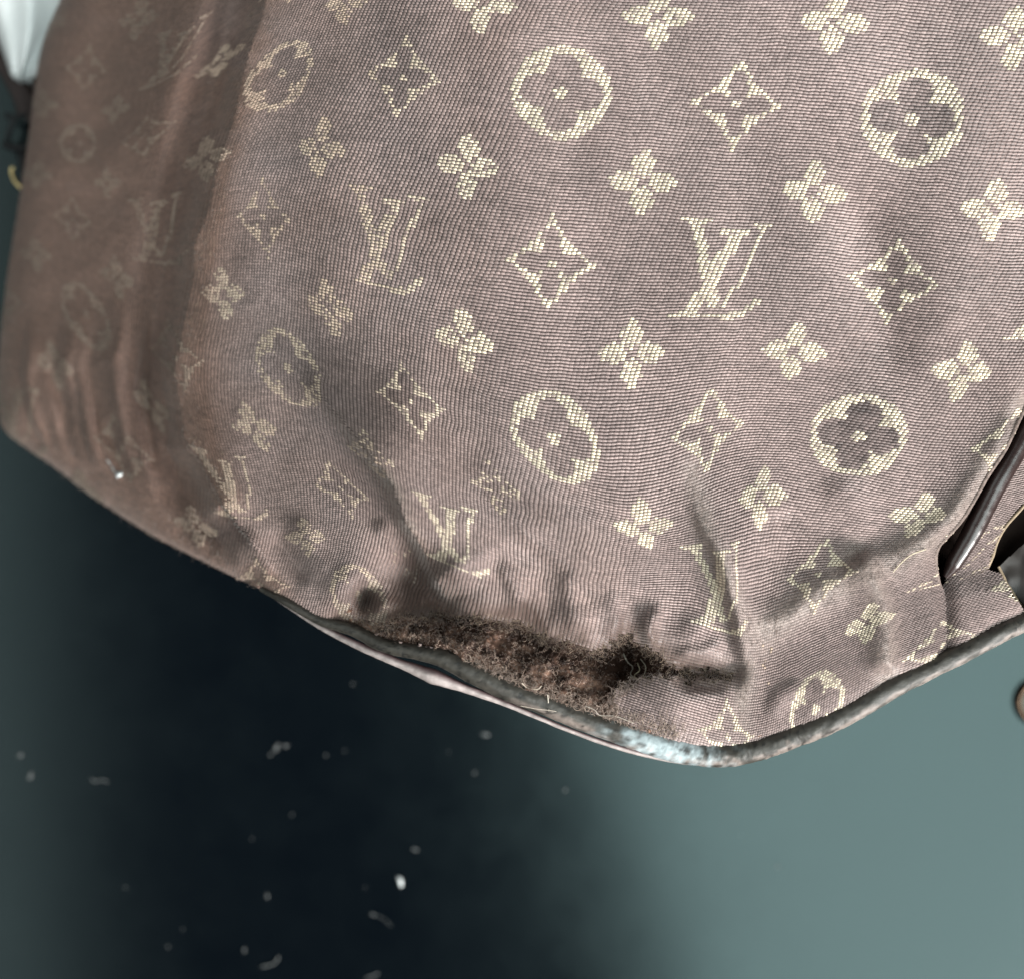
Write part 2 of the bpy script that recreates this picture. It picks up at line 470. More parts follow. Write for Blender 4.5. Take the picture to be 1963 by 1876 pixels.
# --- cells of the weave
jr = np.arange(int(-3.4 / PV), int(5.0 / PV))
ic = np.arange(int(-5.8 / PU), int(4.6 / PU))
J, I = np.meshgrid(jr, ic, indexing='ij')
frac = (J * SHIFT) % 1.0
U0 = (I + frac) * PU; V0 = J * PV * np.ones_like(U0)
xc, yc = cloth_to_plan(U0 + PU / 2, V0 + PV / 2)
keep = (xc < 2215) & (xc > -40) & (yc > -290) & (yc < 1460)
keep &= inside(xc, yc, OUTLINE) | inside(xc + 9, yc - 6, OUTLINE) | inside(xc, yc - 9, OUTLINE)
U0, V0, xc, yc, J = U0[keep], V0[keep], xc[keep], yc[keep], J[keep]
n = len(U0)
jag = 7.0
hx = xc + jag * 2 * vnoise(xc / 9, yc / 9, 31); hy = yc + jag * 2.4 * vnoise(xc / 8, yc / 10, 33)
in_hole = inside(hx, hy, HOLE)
POCKET = [(2230, 420), (2075, 620), (1972, 830), (1925, 905), (1880, 985), (1848, 1045), (1818, 1100), (1800, 1136), (1798, 1186), (1798, 1300),
          (1930, 1225), (2000, 1190), (1962, 1168), (1915, 1096), (1896, 1092), (1897, 1080), (1911, 1034), (1928, 1005), (1963, 963), (2080, 830), (2230, 640)]
right_of = inside(xc, yc, np.vstack([CREVICE, [(2300, 1275), (2300, 600)]]))
in_pocket = inside(xc, yc, POCKET)

_k = int(np.argmin(np.hypot(PIPE_S[:, 0] - 1813, PIPE_S[:, 1] - 1266)))
FRONT_POLY = np.vstack([LEFT_S, PIPE_S[1:_k:2], [(1813, 1266)], CREVICE[::-1][1:], [(2160, 430), (2215, 300), (2215, -300)]])

# which motif does each cell belong to
kind = np.zeros(n, int); mc = np.zeros(n); mr_ = np.zeros(n)
c0 = np.round(U0 + PU / 2); r0 = np.round(V0 + PV / 2)
dx = (U0 + PU / 2 - c0) * 336; dy = (V0 + PV / 2 - r0) * 332
ce = (c0.astype(int) % 2 == 0); re_ = (r0.astype(int) % 2 == 0)
g = np.where(ce & re_, in_circle(dx, dy), np.where(~ce & ~re_, in_lv(dx, dy), in_star(dx, dy)))
kind[g] = np.where(ce & re_, 1, np.where(~ce & ~re_, 2, 3))[g]
mc[g] = c0[g]; mr_[g] = r0[g]
c1 = np.floor(U0 + PU / 2) + .5; r1 = np.floor(V0 + PV / 2) + .5
g2 = in_flower((U0 + PU / 2 - c1) * 336, (V0 + PV / 2 - r1) * 332)
kind[g2] = 4; mc[g2] = c1[g2]; mr_[g2] = r1[g2]

inner = np.where(ce & re_ & (np.hypot(dx, dy) < 88), 0.15, np.where((ce ^ re_) & ((np.abs(dx) / 90) ** 0.76 + (np.abs(dy) / 90) ** 0.76 < 1), 0.11, 0.0))
inner[(ce & re_) & (c0 == 2) & (r0 == 2) & (inner > 0)] = 0.42
inner[(ce & re_) & (c0 == 2) & (r0 == 0) & (inner > 0)] = 0.30
inner *= 0.25 + 0.75 * sstep(400, 560, xc)
WORN = {(3.0, 3.0): 0.5, (0.5, 3.5): 1.0, (0.0, 4.0): 1.0, (0.0, 3.0): 0.93, (1.5, 3.5): 0.9, (-.5, 3.5): 1.0, (-1.5, 3.5): 0.8, (-.5, 2.5): 0.55, (-1.5, 2.5): 0.45, (-0.5, 4.5): 1.0, (0.5, 4.5): 1.0, (-1.0, 4.0): 1.0}
lost = np.zeros(n)
for (a_, b_), f_ in WORN.items():
    lost[(kind > 0) & (np.abs(mc - a_) < .1) & (np.abs(mr_ - b_) < .1)] = f_
kind[R.rand(n) < lost] = 0
# vertical-rib zone: left of this line the cloth leans away and the warp shows
xb = np.interp(yc, [0, 300, 600, 800, 1000, 1150, 1300], [1080, 1010, 860, 960, 1130, 1210, 1100])
horiz = sstep(-130, 110, xc - xb + 160 * vnoise(xc / 60, yc / 60, 8)) * (0.78 + 0.22 * sstep(-0.22, 0.05, vnoise(xc / 80, yc / 300, 65)))
# worn nap where the weave is rubbed flat
wear = np.zeros(n)
d, s, a = poly_dist(xc, yc, RIDGE1); wear = np.maximum(wear, np.exp(-(d / 42) ** 2))
d, s, a = poly_dist(xc, yc, FOLD5); wear = np.maximum(wear, 0.95 * np.exp(-(d / 36) ** 2))
d, s, a = poly_dist(xc, yc, FOLD4); wear = np.maximum(wear, 0.85 * np.exp(-(d / 22) ** 2))
d, s, a = poly_dist(xc, yc, LEFT_S[80:]); wear = np.maximum(wear, 0.9 * np.exp(-(d / 55) ** 2))
d, s, a = poly_dist(xc, yc, FOLD2); crest_highlight = np.exp(-(d / 16) ** 2) * sstep(0.1, 0.5, a) * (0.7 + 0.9 * vnoise(xc / 20, yc / 20, 15)); wear = np.maximum(wear, 0.7 * crest_highlight)
d, s, a = poly_dist(xc, yc, FOLD6); wear = np.maximum(wear, 0.9 * np.exp(-(d / 26) ** 2))
d, s, a = poly_dist(xc, yc, TEAR_TOP); tear = np.exp(-(d / 36) ** 2)
wear = np.maximum(wear, 0.6 * tear)
wear = np.clip(wear * (1 + 0.9 * vnoise(xc / 30, yc / 30, 9)), 0, 1)

S = np.array([0, .22, .78, 1.0]); T = np.array([0, .36, .68, 1.0])


def snap(x, y, poly, bad):
    if not bad.any(): return x, y
    bx, by = x[bad], y[bad]
    P = np.vstack([poly, poly[:1]]); best = np.full(bx.shape, 1e9); ox = bx.copy(); oy = by.copy()
    for k in range(len(P) - 1):
        ax, ay = P[k]; dx_, dy_ = P[k + 1] - P[k]; l2 = dx_ * dx_ + dy_ * dy_ + 1e-9
        t = np.clip(((bx - ax) * dx_ + (by - ay) * dy_) / l2, 0, 1)
        ex = ax + t * dx_; ey = ay + t * dy_; d = (bx - ex) ** 2 + (by - ey) ** 2
        m_ = d < best; best = np.where(m_, d, best); ox = np.where(m_, ex, ox); oy = np.where(m_, ey, oy)
    x = x.copy(); y = y.copy(); x[bad] = ox; y[bad] = oy
    return x, y


def make_cells(idx, zoff, gold):
    m = len(idx)
    wob = 0.22 * vnoise(xc[idx] / 14, yc[idx] / 14, 40)
    Sg, Tg = (np.array([0, .20, .82, 1.0]), np.array([0, .23, .78, 1.0])) if gold else (S, T)
    uu = U0[idx][:, None, None] + PU * (Sg[None, None, :] + 0 * Tg[None, :, None])
    vv = V0[idx][:, None, None] + PV * (Tg[None, :, None] + 0 * Sg[None, None, :])
    if gold:
        uu[:, :, 1:3] += PU * 0.16 * (R.rand(m, 1, 2) - .5); vv[:, 1:3, :] += PV * 0.16 * (R.rand(m, 2, 1) - .5)
    # gentle waver of the threads
    vv = vv + PV * 0.5 * vnoise(uu * 9, vv * 4, 51) + PV * 0.25 * vnoise(uu * 30, vv * 20, 53)
    uu = uu + PU * 0.6 * vnoise(uu * 5, vv * 9, 52)
    x, y = cloth_to_plan(uu, vv)
    poly = FRONT_POLY if np.isscalar(zoff) else np.array(POCKET, float)
    x, y = snap(x, y, poly, ~inside(x, y, poly))
    z = zfun(x, y) + (zoff if np.isscalar(zoff) else zoff(x, y))
    P = world(x, y, z)
    e1 = P[:, 1, 3] - P[:, 1, 0]; e2 = P[:, 3, 1] - P[:, 0, 1]
    N = np.cross(e1, -e2); N /= np.linalg.norm(N, axis=1)[:, None] + 1e-15
    N[N[:, 2] < 0] *= -1
    h = horiz[idx]; wr = wear[idx]
    amp = 0.00030 * (1 - 0.75 * wr) * (0.8 + 0.4 * R.rand(m))
    prof = np.zeros((m, 4, 4))
    prof[:, 1:3, 1:3] = 1
    if gold:
        amp = 0.00030 * (0.85 + 0.3 * R.rand(m)) * (1 - 0.35 * wr)
        prof[:, 1:3, 0] = prof[:, 1:3, 3] = 0.15
        prof[:] += 0.12
    else:
        prof[:, 1:3, 0] = prof[:, 1:3, 3] = (0.10 + 0.55 * h)[:, None]
        prof[:, 0, 1:3] = prof[:, 3, 1:3] = (0.62 - 0.62 * h)[:, None]
    P = P + (prof * amp[:, None, None])[..., None] * N[:, None, None, :]
    # colours: the weft thread, the dark warp with gap shade painted into its colour, the gold thread
    xx, yy = xc[idx], yc[idx]
    rnd = (0.80 + 0.40 * R.rand(m)) * (1 + 0.22 * vnoise(J[idx] * 0.9, U0[idx] * 6, 61))
    blot = vnoise(xx / 120, yy / 120, 62) + 0.6 * vnoise(xx / 45, yy / 45, 63)
    weft = np.array([0.262, 0.196, 0.184])[None] * (rnd * (1 + 0.20 * blot + 0.42 * vnoise(xx / 80, yy / 300, 65)))[:, None]
    warp_shade = np.array([0.018, 0.011, 0.012])[None] * np.ones((m, 1))
    # the side and the creases have rubbed to a warm brown
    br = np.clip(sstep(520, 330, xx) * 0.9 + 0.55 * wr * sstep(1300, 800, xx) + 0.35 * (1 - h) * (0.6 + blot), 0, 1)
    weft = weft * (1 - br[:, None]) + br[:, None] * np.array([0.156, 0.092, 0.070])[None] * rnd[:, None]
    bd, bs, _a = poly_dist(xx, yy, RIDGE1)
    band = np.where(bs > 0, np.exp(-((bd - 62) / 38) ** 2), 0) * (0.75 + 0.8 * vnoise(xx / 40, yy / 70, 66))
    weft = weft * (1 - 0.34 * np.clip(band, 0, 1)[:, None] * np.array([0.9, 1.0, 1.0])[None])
    nap = np.clip(np.maximum(wr * sstep(1000, 1400, xx), crest_highlight[idx]), 0, 1)[:, None] * 0.7  # highlight along the fold crest painted in with the rubbed nap
    weft = weft * (1 - nap) + nap * np.array([0.19, 0.155, 0.135])[None] * rnd[:, None]
    # dirt of the torn corner, plus shade of fold and pits painted in
    dirt_shade = np.clip(np.exp(-(((xx - 800) / 75) ** 2 + ((yy - 1112) / 62) ** 2)) + np.exp(-(((xx - 700) / 26) ** 2 + ((yy - 1145) / 26) ** 2)) + 0.75 * tear[idx] * sstep(1420, 1330, xx)
                   + 0.8 * np.exp(-(((xx - 1010) / 60) ** 2 + ((yy - 1175) / 26) ** 2)) + 0.45 * np.exp(-(((xx - 1345) / 60) ** 2 + ((yy - 1290) / 16) ** 2))
                   + 0.35 * np.exp(-(((xx - 560) / 30) ** 2 + ((yy - 1030) / 50) ** 2)), 0, 1) * (1 + 0.6 * vnoise(xx / 14, yy / 14, 64))
    dirt_shade = np.clip(dirt_shade, 0, 0.95)
    weft = weft * (1 - dirt_shade[:, None]) + dirt_shade[:, None] * np.array([0.060, 0.034, 0.026])[None]
    weft = weft * (1 - inner[idx] * (1 + 1.4 * vnoise(J[idx] * 0.35, (U0[idx] / PU) * 0.8 + J[idx] * 0.25, 67)))[:, None]
    warp_shade = warp_shade + (weft - warp_shade) * (wr * 0.75)[:, None]
    C = np.empty((m, 4, 4, 3))
    if gold:
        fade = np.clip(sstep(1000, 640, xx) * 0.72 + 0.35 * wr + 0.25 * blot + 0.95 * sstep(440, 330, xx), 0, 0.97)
        fade = np.maximum(np.maximum(fade, dirt_shade * 0.9), lost[idx] * 0.95)
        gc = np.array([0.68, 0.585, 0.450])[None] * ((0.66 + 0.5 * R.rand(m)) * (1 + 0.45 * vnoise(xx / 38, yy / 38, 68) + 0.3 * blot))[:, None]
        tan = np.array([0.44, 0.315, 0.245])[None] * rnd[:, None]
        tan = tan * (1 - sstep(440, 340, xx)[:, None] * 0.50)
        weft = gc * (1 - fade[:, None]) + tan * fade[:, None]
        weft = weft * (1 - 0.8 * dirt_shade[:, None])
        warp_shade = np.array([0.045, 0.030, 0.022])[None] * np.ones((m, 1))
        C[:] = weft[:, None, None, :]
        C[:, 0] = C[:, 3] = (0.96 * warp_shade + 0.04 * weft)[:, None, :]
        C[:, :, 0] = C[:, :, 3] = (0.88 * warp_shade + 0.12 * weft)[:, None, :]
    else:
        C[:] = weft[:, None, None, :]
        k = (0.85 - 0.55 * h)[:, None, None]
        C[:, :, 0] = C[:, :, 3] = k * warp_shade[:, None] + (1 - k) * weft[:, None]
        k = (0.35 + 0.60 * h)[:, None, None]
        C[:, 0] = C[:, 3] = k * warp_shade[:, None] + (1 - k) * weft[:, None]
    q = np.array([[a * 4 + b, a * 4 + b + 1, (a + 1) * 4 + b + 1, (a + 1) * 4 + b] for a in range(3) for b in range(3)])[:, ::-1]
    F = (np.arange(m)[:, None, None] * 16 + q[None]).reshape(-1, 4)
    return P.reshape(-1, 3), F, C.reshape(-1, 3)


def pocket_off(x, y):
    return -0.004 * sstep(1150, 1080, y) - 0.0006


dcrev = poly_dist(xc, yc, CREVICE)[0]
front = ~in_hole & (~right_of | (dcrev < 9))
pock = in_pocket
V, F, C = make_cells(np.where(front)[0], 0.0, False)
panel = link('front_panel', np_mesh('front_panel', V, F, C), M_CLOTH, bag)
V, F, C = make_cells(np.where(pock)[0], pocket_off, False)
pocket = link('pocket_panel', np_mesh('pocket_panel', V, F, C), M_CLOTH, bag)
NAMES = {1: 'round_flower_motif', 2: 'letter_motif', 3: 'star_motif', 4: 'flower_motif'}
for msk, par, off in ((front, panel, 0.0), (pock, pocket, pocket_off)):
    ids = np.where(msk & (kind > 0) & (R.rand(n) > 0.10 * sstep(900, 600, xc)))[0]
    keys = kind[ids] * 100000 + np.round((mc[ids] + 20) * 2) * 200 + np.round((mr_[ids] + 20) * 2)
    for k in np.unique(keys):
        sel = ids[keys == k]
        if len(sel) < 5: continue
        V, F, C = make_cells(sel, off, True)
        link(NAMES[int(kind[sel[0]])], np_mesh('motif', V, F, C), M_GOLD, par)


# --- grids that close the bag behind the cloth
def height_grid(name, x0, x1, y0, y1, step, zf, mask, mat_, parent, colf=None):
    gx = np.arange(x0, x1 + step, step); gy = np.arange(y0, y1 + step, step)
    X, Y = np.meshgrid(gx, gy)
    Z = zf(X, Y); P = world(X, Y, Z).reshape(-1, 3)
    a = np.arange(X.size).reshape(X.shape)
    F = np.stack([a[:-1, :-1], a[1:, :-1], a[1:, 1:], a[:-1, 1:]], -1).reshape(-1, 4)
    cxm = (X[:-1, :-1] + step / 2).ravel(); cym = (Y[:-1, :-1] + step / 2).ravel()
    F = F[mask(cxm, cym)]
    C = colf(X, Y).reshape(-1, 3) if colf else None
    used = np.unique(F); mp = np.zeros(X.size, int); mp[used] = np.arange(len(used))
    return link(name, np_mesh(name, P[used], mp[F], C[used] if C is not None else None), mat_, parent)


def lin_z(x, y):
    return zfun(x, y) - 0.011


height_grid('lining', -20, 2220, -300, 1460, 24, lin_z, lambda x, y: inside(x - 45, y + 40, OUTLINE) & inside(x, y + 45, OUTLINE) & inside(x - 40, y, OUTLINE) & ~inside(x, y, [(600, 1080), (1450, 1080), (1450, 1470), (600, 1470)]), M_DARK, bag)


def torn_z(x, y):
    d, s, a = poly_dist(x, y, PIPE_S[::6])
    up = sstep(130, 15, d)
    rough = 2.0 * fbm(x / 26, y / 22, 70, 4) + 0.9 * vnoise(x / 7, y / 7, 75)
    return zfun(x, y) + (-6.5 + 5.6 * up - 6.0 * np.exp(-(((x - 1205) / 45) ** 2 + ((y - 1255) / 40) ** 2)) - 3.0 * np.exp(-(((x - 790) / 60) ** 2 + ((y - 1195) / 22) ** 2))) * 1e-3 + rough * (0.4 + up) * 1e-3


def torn_col(x, y):
    d, s, a = poly_dist(x, y, PIPE_S[::6])
    k = np.clip(0.55 + 1.1 * fbm(x / 18, y / 18, 80, 4), 0, 1)[..., None]
    return np.array([0.016, 0.009, 0.007]) * (1 - k) + np.array([0.16, 0.098, 0.072]) * k ** 2 * sstep(130, 30, d)[..., None] + np.array([0.055, 0.030, 0.022]) * k


height_grid('torn_backing', 590, 1460, 1075, 1450, 3, torn_z, lambda x, y: inside(x, y, OUTLINE), M_LINING, bag, torn_col)

# skirt from the edge of the front down to the table, and the back
OUT = np.vstack([LEFT_S[::2], PIPE_S[1::5], [(2220, 1040)]])
OUT = np.vstack([OUT, [(2220, y) for y in np.linspace(1000, -300, 30)], [(x, -300) for x in np.linspace(2190, 240, 40)]])
zo = zfun(OUT[:, 0], OUT[:, 1]) - 0.0004
top = world(OUT[:, 0], OUT[:, 1], zo)
cen = top.mean(0); rings = [top]
for f, ins in ((0.75, 0.004), (0.4, 0.005), (0.12, 0.001), (0.0, -0.006)):
    p = top.copy(); dirv = p[:, :2] - cen[:2]; dirv /= np.linalg.norm(dirv, axis=1)[:, None]
    p[:, :2] -= dirv * (0.004 - ins * 0.2); p[:, 2] = zo * f
    rings.append(p)
m = len(top); V = np.vstack(rings + [np.array([[cen[0], cen[1], 0.0]])]); F = []
for k in range(len(rings) - 1):
    for i in range(m):
        j = (i + 1) % m
        F.append((k * m + i, k * m + j, (k + 1) * m + j, (k + 1) * m + i))
b0 = (len(rings) - 1) * m
me = bpy.data.meshes.new('back_panel')
me.from_pydata([tuple(v) for v in V], [], F + [(b0 + i, b0 + (i + 1) % m, len(V) - 1) for i in range(m)])
link('back_panel', me, M_BODY, bag)


# --- tubes
def tube(name, P, rad, mat_, parent, sides=20, colf=None, rough=0.0, nscale=1.0, flat=1.0, seed=0, caps=True):
    P = np.asarray(P, float); k = len(P)
    Tn = np.gradient(P, axis=0); Tn /= np.linalg.norm(Tn, axis=1)[:, None]
    up = np.array([0, 0, 1.0]); B = np.cross(Tn, up); B /= np.linalg.norm(B, axis=1)[:, None] + 1e-12
    Nn = np.cross(B, Tn)
    th = np.linspace(0, 2 * np.pi, sides, endpoint=False)
    rr = np.broadcast_to(rad, (k,))[:, None] * np.ones((1, sides))
    if rough > 0:
        arc = np.concatenate([[0], np.cumsum(np.linalg.norm(np.diff(P, axis=0), axis=1))]) * 1e3
        A, TH = np.meshgrid(arc * nscale, th, indexing='ij')
        cy = np.minimum(TH, 2 * np.pi - TH) * 3
        rr = rr * (1 + rough * (fbm(A, cy, 90 + seed, 4) + 0.4 * vnoise(A * 6, cy * 3, 97 + seed)))
    V = P[:, None] + rr[..., None] * (np.cos(th)[None, :, None] * B[:, None] + flat * np.sin(th)[None, :, None] * Nn[:, None])
    a = np.arange(k * sides).reshape(k, sides)
    F = np.stack([a[:-1], np.roll(a, -1, 1)[:-1], np.roll(a, -1, 1)[1:], a[1:]], -1).reshape(-1, 4)
    V = V.reshape(-1, 3)
    if caps:
        ctr = len(V)
        V = np.vstack([V, P[0], P[-1]])
        cf = [(ctr, a[0, (i + 1) % sides], a[0, i], a[0, i]) for i in range(0)]
    C = colf(k, sides) if colf else None
    if C is not None:
        C = C.reshape(-1, 3)
        if caps: C = np.vstack([C, C[0], C[-1]])
    return link(name, np_mesh(name, V, F, C), mat_, parent)


# piping
pz = zfun(PIPE_S[:, 0], PIPE_S[:, 1])
px_, py_ = PIPE_S[:, 0], PIPE_S[:, 1]
PR = np.interp(px_, [500, 560, 700, 800, 900, 1050, 1200, 1300, 1400, 1600, 1800, 2200], [5, 9, 13, 15, 21, 22, 24, 25, 24, 23, 20, 18])
ker = np.ones(41) / 41
pzs = np.convolve(np.pad(pz, 20, mode='edge'), ker, 'valid')
PW = world(px_, py_, pzs + 0.0014)


def pipe_col(k, sides):
    A, TH = np.meshgrid(np.arange(k), np.arange(sides), indexing='ij')
    X = px_[A]
    ang = TH / sides * 2 * np.pi
    nn = fbm(A / 7, np.cos(ang) * 2.2, 110, 4)
    base = np.array([0.030, 0.027, 0.022])
    worn_lit = np.array([0.155, 0.125, 0.110])
    k1 = np.clip(sstep(0.05, 0.5, nn + 0.75 * sstep(-0.15, 0.7, np.cos(ang)) - 0.30) * sstep(900, 1100, X), 0, 1)[..., None]  # lit outer side and shaded inner side painted in along with the wear
    c = base * (1 - k1) + worn_lit * k1
    pale = np.exp(-((X - 1270) / 95) ** 2) * 1.0 + 1.1 * fbm(A / 4, np.cos(ang) * 3 + ang, 120, 4) * np.exp(-((X - 1270) / 150) ** 2)
    pale = 0.68 * sstep(0.1, 1.1, pale)[..., None]
    c = c * (1 - pale) + np.array([0.44, 0.53, 0.56]) * pale
    dk = sstep(0.22, 0.42, fbm(A / 3.0, np.cos(ang) * 4, 131, 3))[..., None]
    return c * (1 - 0.75 * dk * (1 - 0.7 * pale))


pipe = tube('piping', PW, PR * 1e-4, M_PIPE, bag, 28, pipe_col, rough=0.11, nscale=0.45)
tag(pipe, 'dark cracked leather piping along the bottom seam')

# pale rim of the base panel below the piping
RIM = catmull([(520, 1140), (560, 1166), (620, 1203), (685, 1236), (760, 1268), (848, 1302), (949, 1340), (1022, 1370), (1075, 1392), (1150, 1420), (1230, 1444), (1320, 1461), (1400, 1462)], 220)
rz_ = zfun(RIM[:, 0], np.minimum(RIM[:, 1], 1440)) - 0.0035
rz_ = np.convolve(np.pad(rz_, 20, mode='edge'), ker, 'valid')
RR = np.interp(RIM[:, 0], [520, 600, 700, 770, 830, 880, 960, 1050, 1200, 1400], [3, 6, 8, 9, 15, 10, 6, 5, 5, 4])


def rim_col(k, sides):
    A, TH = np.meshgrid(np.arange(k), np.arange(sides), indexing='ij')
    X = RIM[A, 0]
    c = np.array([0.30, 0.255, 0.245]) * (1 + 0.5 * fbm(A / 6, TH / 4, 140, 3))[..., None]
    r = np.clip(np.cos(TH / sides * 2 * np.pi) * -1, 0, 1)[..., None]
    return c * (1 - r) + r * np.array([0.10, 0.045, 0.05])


tube('base_rim', world(RIM[:, 0], RIM[:, 1], rz_), RR * 1e-4, M_RIM, bag, 16, rim_col, rough=0.15, nscale=0.4, seed=3)

# leather cord in the pocket crevice
CORD = catmull([(2070, 655), (1985, 795), (1945, 868), (1912, 925), (1885, 978), (1860, 1026), (1834, 1070), (1812, 1105)], 90)
cz = zfun(CORD[:, 0], CORD[:, 1]) - 0.0035
cz = np.convolve(np.pad(cz, 20, mode='edge'), ker, 'valid')
cr_ = np.interp(np.arange(90), [0, 60, 80, 89], [21, 20, 16, 7])
tube('leather_cord', world(CORD[:, 0], CORD[:, 1], cz), cr_ * 1e-4, M_CORD, bag, 18, rough=0.03, seed=5)


# leather tab inside the opening
def poly_slab(name, pts, z, th, mat_, parent, zs=None):
    k = len(pts)
    pts = np.array(pts, float)
    zt = np.full(k, z) if zs is None else np.array(zs)
    a = world(pts[:, 0], pts[:, 1], zt); b = a.copy(); b[:, 2] -= th
    me = bpy.data.meshes.new(name)
    fs = [tuple(range(k))[::-1], tuple(range(k, 2 * k))] + [(i, (i + 1) % k, k + (i + 1) % k, k + i) for i in range(k)]
    me.from_pydata([tuple(v) for v in np.vstack([a, b])], [], fs)
    o = link(name, me, mat_, parent, smooth=False)
    bv = o.modifiers.new('bevel', 'BEVEL'); bv.width = 0.0004; bv.segments = 2
    return o


zt0 = float(zfun(np.array(1950.), np.array(1080.)))
TABP = [(1916, 1084), (1935, 1122), (1968, 1166), (2040, 1215), (2160, 1180), (2160, 1010), (2040, 1000), (1965, 1040)]
height_grid('leather_tab', 1900, 2170, 990, 1225, 2, lambda x, y: zt0 - 0.006 + 0.004 * sstep(1930, 2060, x) + 0.0012 * vnoise(x / 22, y / 30, 210), lambda x, y: inside(x, y, TABP), M_TAB, bag)
lt = catmull([(1914, 1085), (1934, 1123), (1967, 1168), (2040, 1216)], 20)
tube('tab_edge', world(lt[:, 0], lt[:, 1], np.full(20, zt0 - 0.0062)), 0.00032, M_STITCH, bag, 8)


ch = CREVICE[2:40] + np.array([-2.0, -1.0])
tube('crevice_hem', world(ch[:, 0], ch[:, 1], zfun(ch[:, 0], ch[:, 1]) - 0.0001), 0.00045, M_HEM, bag, 10, rough=0.15, seed=7)
hm = catmull([(2075, 838), (1965, 966), (1929, 1007), (1912, 1036), (1901, 1068), (1886, 1094), (1852, 1106), (1818, 1114)], 60)
hz = zfun(hm[:, 0], hm[:, 1]) + pocket_off(hm[:, 0], hm[:, 1]) - 0.0002
tube('pocket_hem', world(hm[:, 0], hm[:, 1], hz), 0.00034 * np.interp(np.arange(60), [0, 20, 40, 59], [1, 1, 1.2, .6]), M_STITCH, bag, 8, rough=0.2)

# ------------------------------------------------------------------ loose fibres
def fibres(name, pts, length, rad, cols, parent, lift=0.4, curl=1.0, K=5, zf=zfun, zoff=0.0):
    """pts (n,2) roots in plan"""
    m = len(pts)
    x = np.empty((m, K)); y = np.empty((m, K)); h = np.empty((m, K))
    x[:, 0], y[:, 0] = pts.T
    ang = R.rand(m) * 2 * np.pi; L = length * (0.4 + 1.0 * R.rand(m)); turn = (R.rand(m) - .5) * 2.2 * curl
    hh = lift * L * (0.2 + R.rand(m))
    h[:, 0] = -1
    for k in range(1, K):
        ang = ang + turn * (0.5 + R.rand(m))
        x[:, k] = x[:, k - 1] + np.cos(ang) * L / (K - 1); y[:, k] = y[:, k - 1] + np.sin(ang) * L / (K - 1)
        h[:, k] = hh * np.sin(np.pi * 0.75 * k / (K - 1))
    z = zf(x, y) + h * 1e-4 + zoff
    P = world(x, y, z)
    Tn = np.gradient(P, axis=1); Tn /= np.linalg.norm(Tn, axis=2)[..., None] + 1e-12
    B = np.cross(Tn, np.array([0, 0, 1.0])); B /= np.linalg.norm(B, axis=2)[..., None] + 1e-9
    Nn = np.cross(B, Tn)
    r = rad * 1e-4 * (0.7 + 0.6 * R.rand(m))[:, None, None, None] * np.linspace(1, 0.45, K)[None, :, None, None]
    th = np.array([0, 2.094, 4.189])
    V = P[:, :, None] + r * (np.cos(th)[None, None, :, None] * B[:, :, None] + np.sin(th)[None, None, :, None] * Nn[:, :, None])
    a = np.arange(m * K * 3).reshape(m, K, 3)
    F = np.stack([a[:, :-1], np.roll(a, -1, 2)[:, :-1], np.roll(a, -1, 2)[:, 1:], a[:, 1:]], -1).reshape(-1, 4)
    cols = np.asarray(cols, float)
    c = cols[R.randint(len(cols), size=m)] * (0.6 + 0.7 * R.rand(m))[:, None]
    C = np.broadcast_to(c[:, None, None], (m, K, 3, 3)).reshape(-1, 3)
    o = link(name, np_mesh(name, V.reshape(-1, 3), F, C), M_FIBRE, parent)
    return tag(o, kind='stuff')


def around(P, m, sig):
    P = np.asarray(P, float); L = np.concatenate([[0], np.cumsum(np.hypot(*np.diff(P, axis=0).T))])
    t = R.rand(m) * L[-1]
    x = np.interp(t, L, P[:, 0]); y = np.interp(t, L, P[:, 1])
    q = np.stack([x, y], 1) + R.randn(m, 2) * sig
    return q[inside(q[:, 0], q[:, 1], OUTLINE)]


BR = [(0.20, 0.14, 0.10), (0.12, 0.08, 0.06), (0.30, 0.22, 0.16), (0.07, 0.045, 0.035)]
GR = [(0.24, 0.180, 0.158), (0.17, 0.125, 0.108), (0.34, 0.27, 0.24)]
fibres('ridge_fuzz', around(RIDGE1, 1700, 24), 11, 0.40, BR[:3] + GR, panel, 0.35)
fibres('nap_fuzz', (lambda q_: q_[~inside(q_[:, 0] + 12, q_[:, 1], np.vstack([CREVICE, [(2300, 1275), (2300, 600)]]))])(np.vstack([around(FOLD5, 2400, 24), around(FOLD4, 800, 12), around(FOLD6, 700, 16)])), 11, 0.42, GR, panel, 0.25)
fibres('edge_fuzz', around(LEFT_S[70:], 2200, 26), 12, 0.42, GR + BR[:1], panel, 0.4)
fibres('tear_fringe', around(TEAR_TOP, 4200, 11), 11, 0.34, BR + [(0.16, 0.10, 0.08)], panel, 0.2)
q = around(HOLE[20:28], 500, 4)
fibres('tear_fringe', q, 14, 0.5, BR + GR, panel, 0.25)
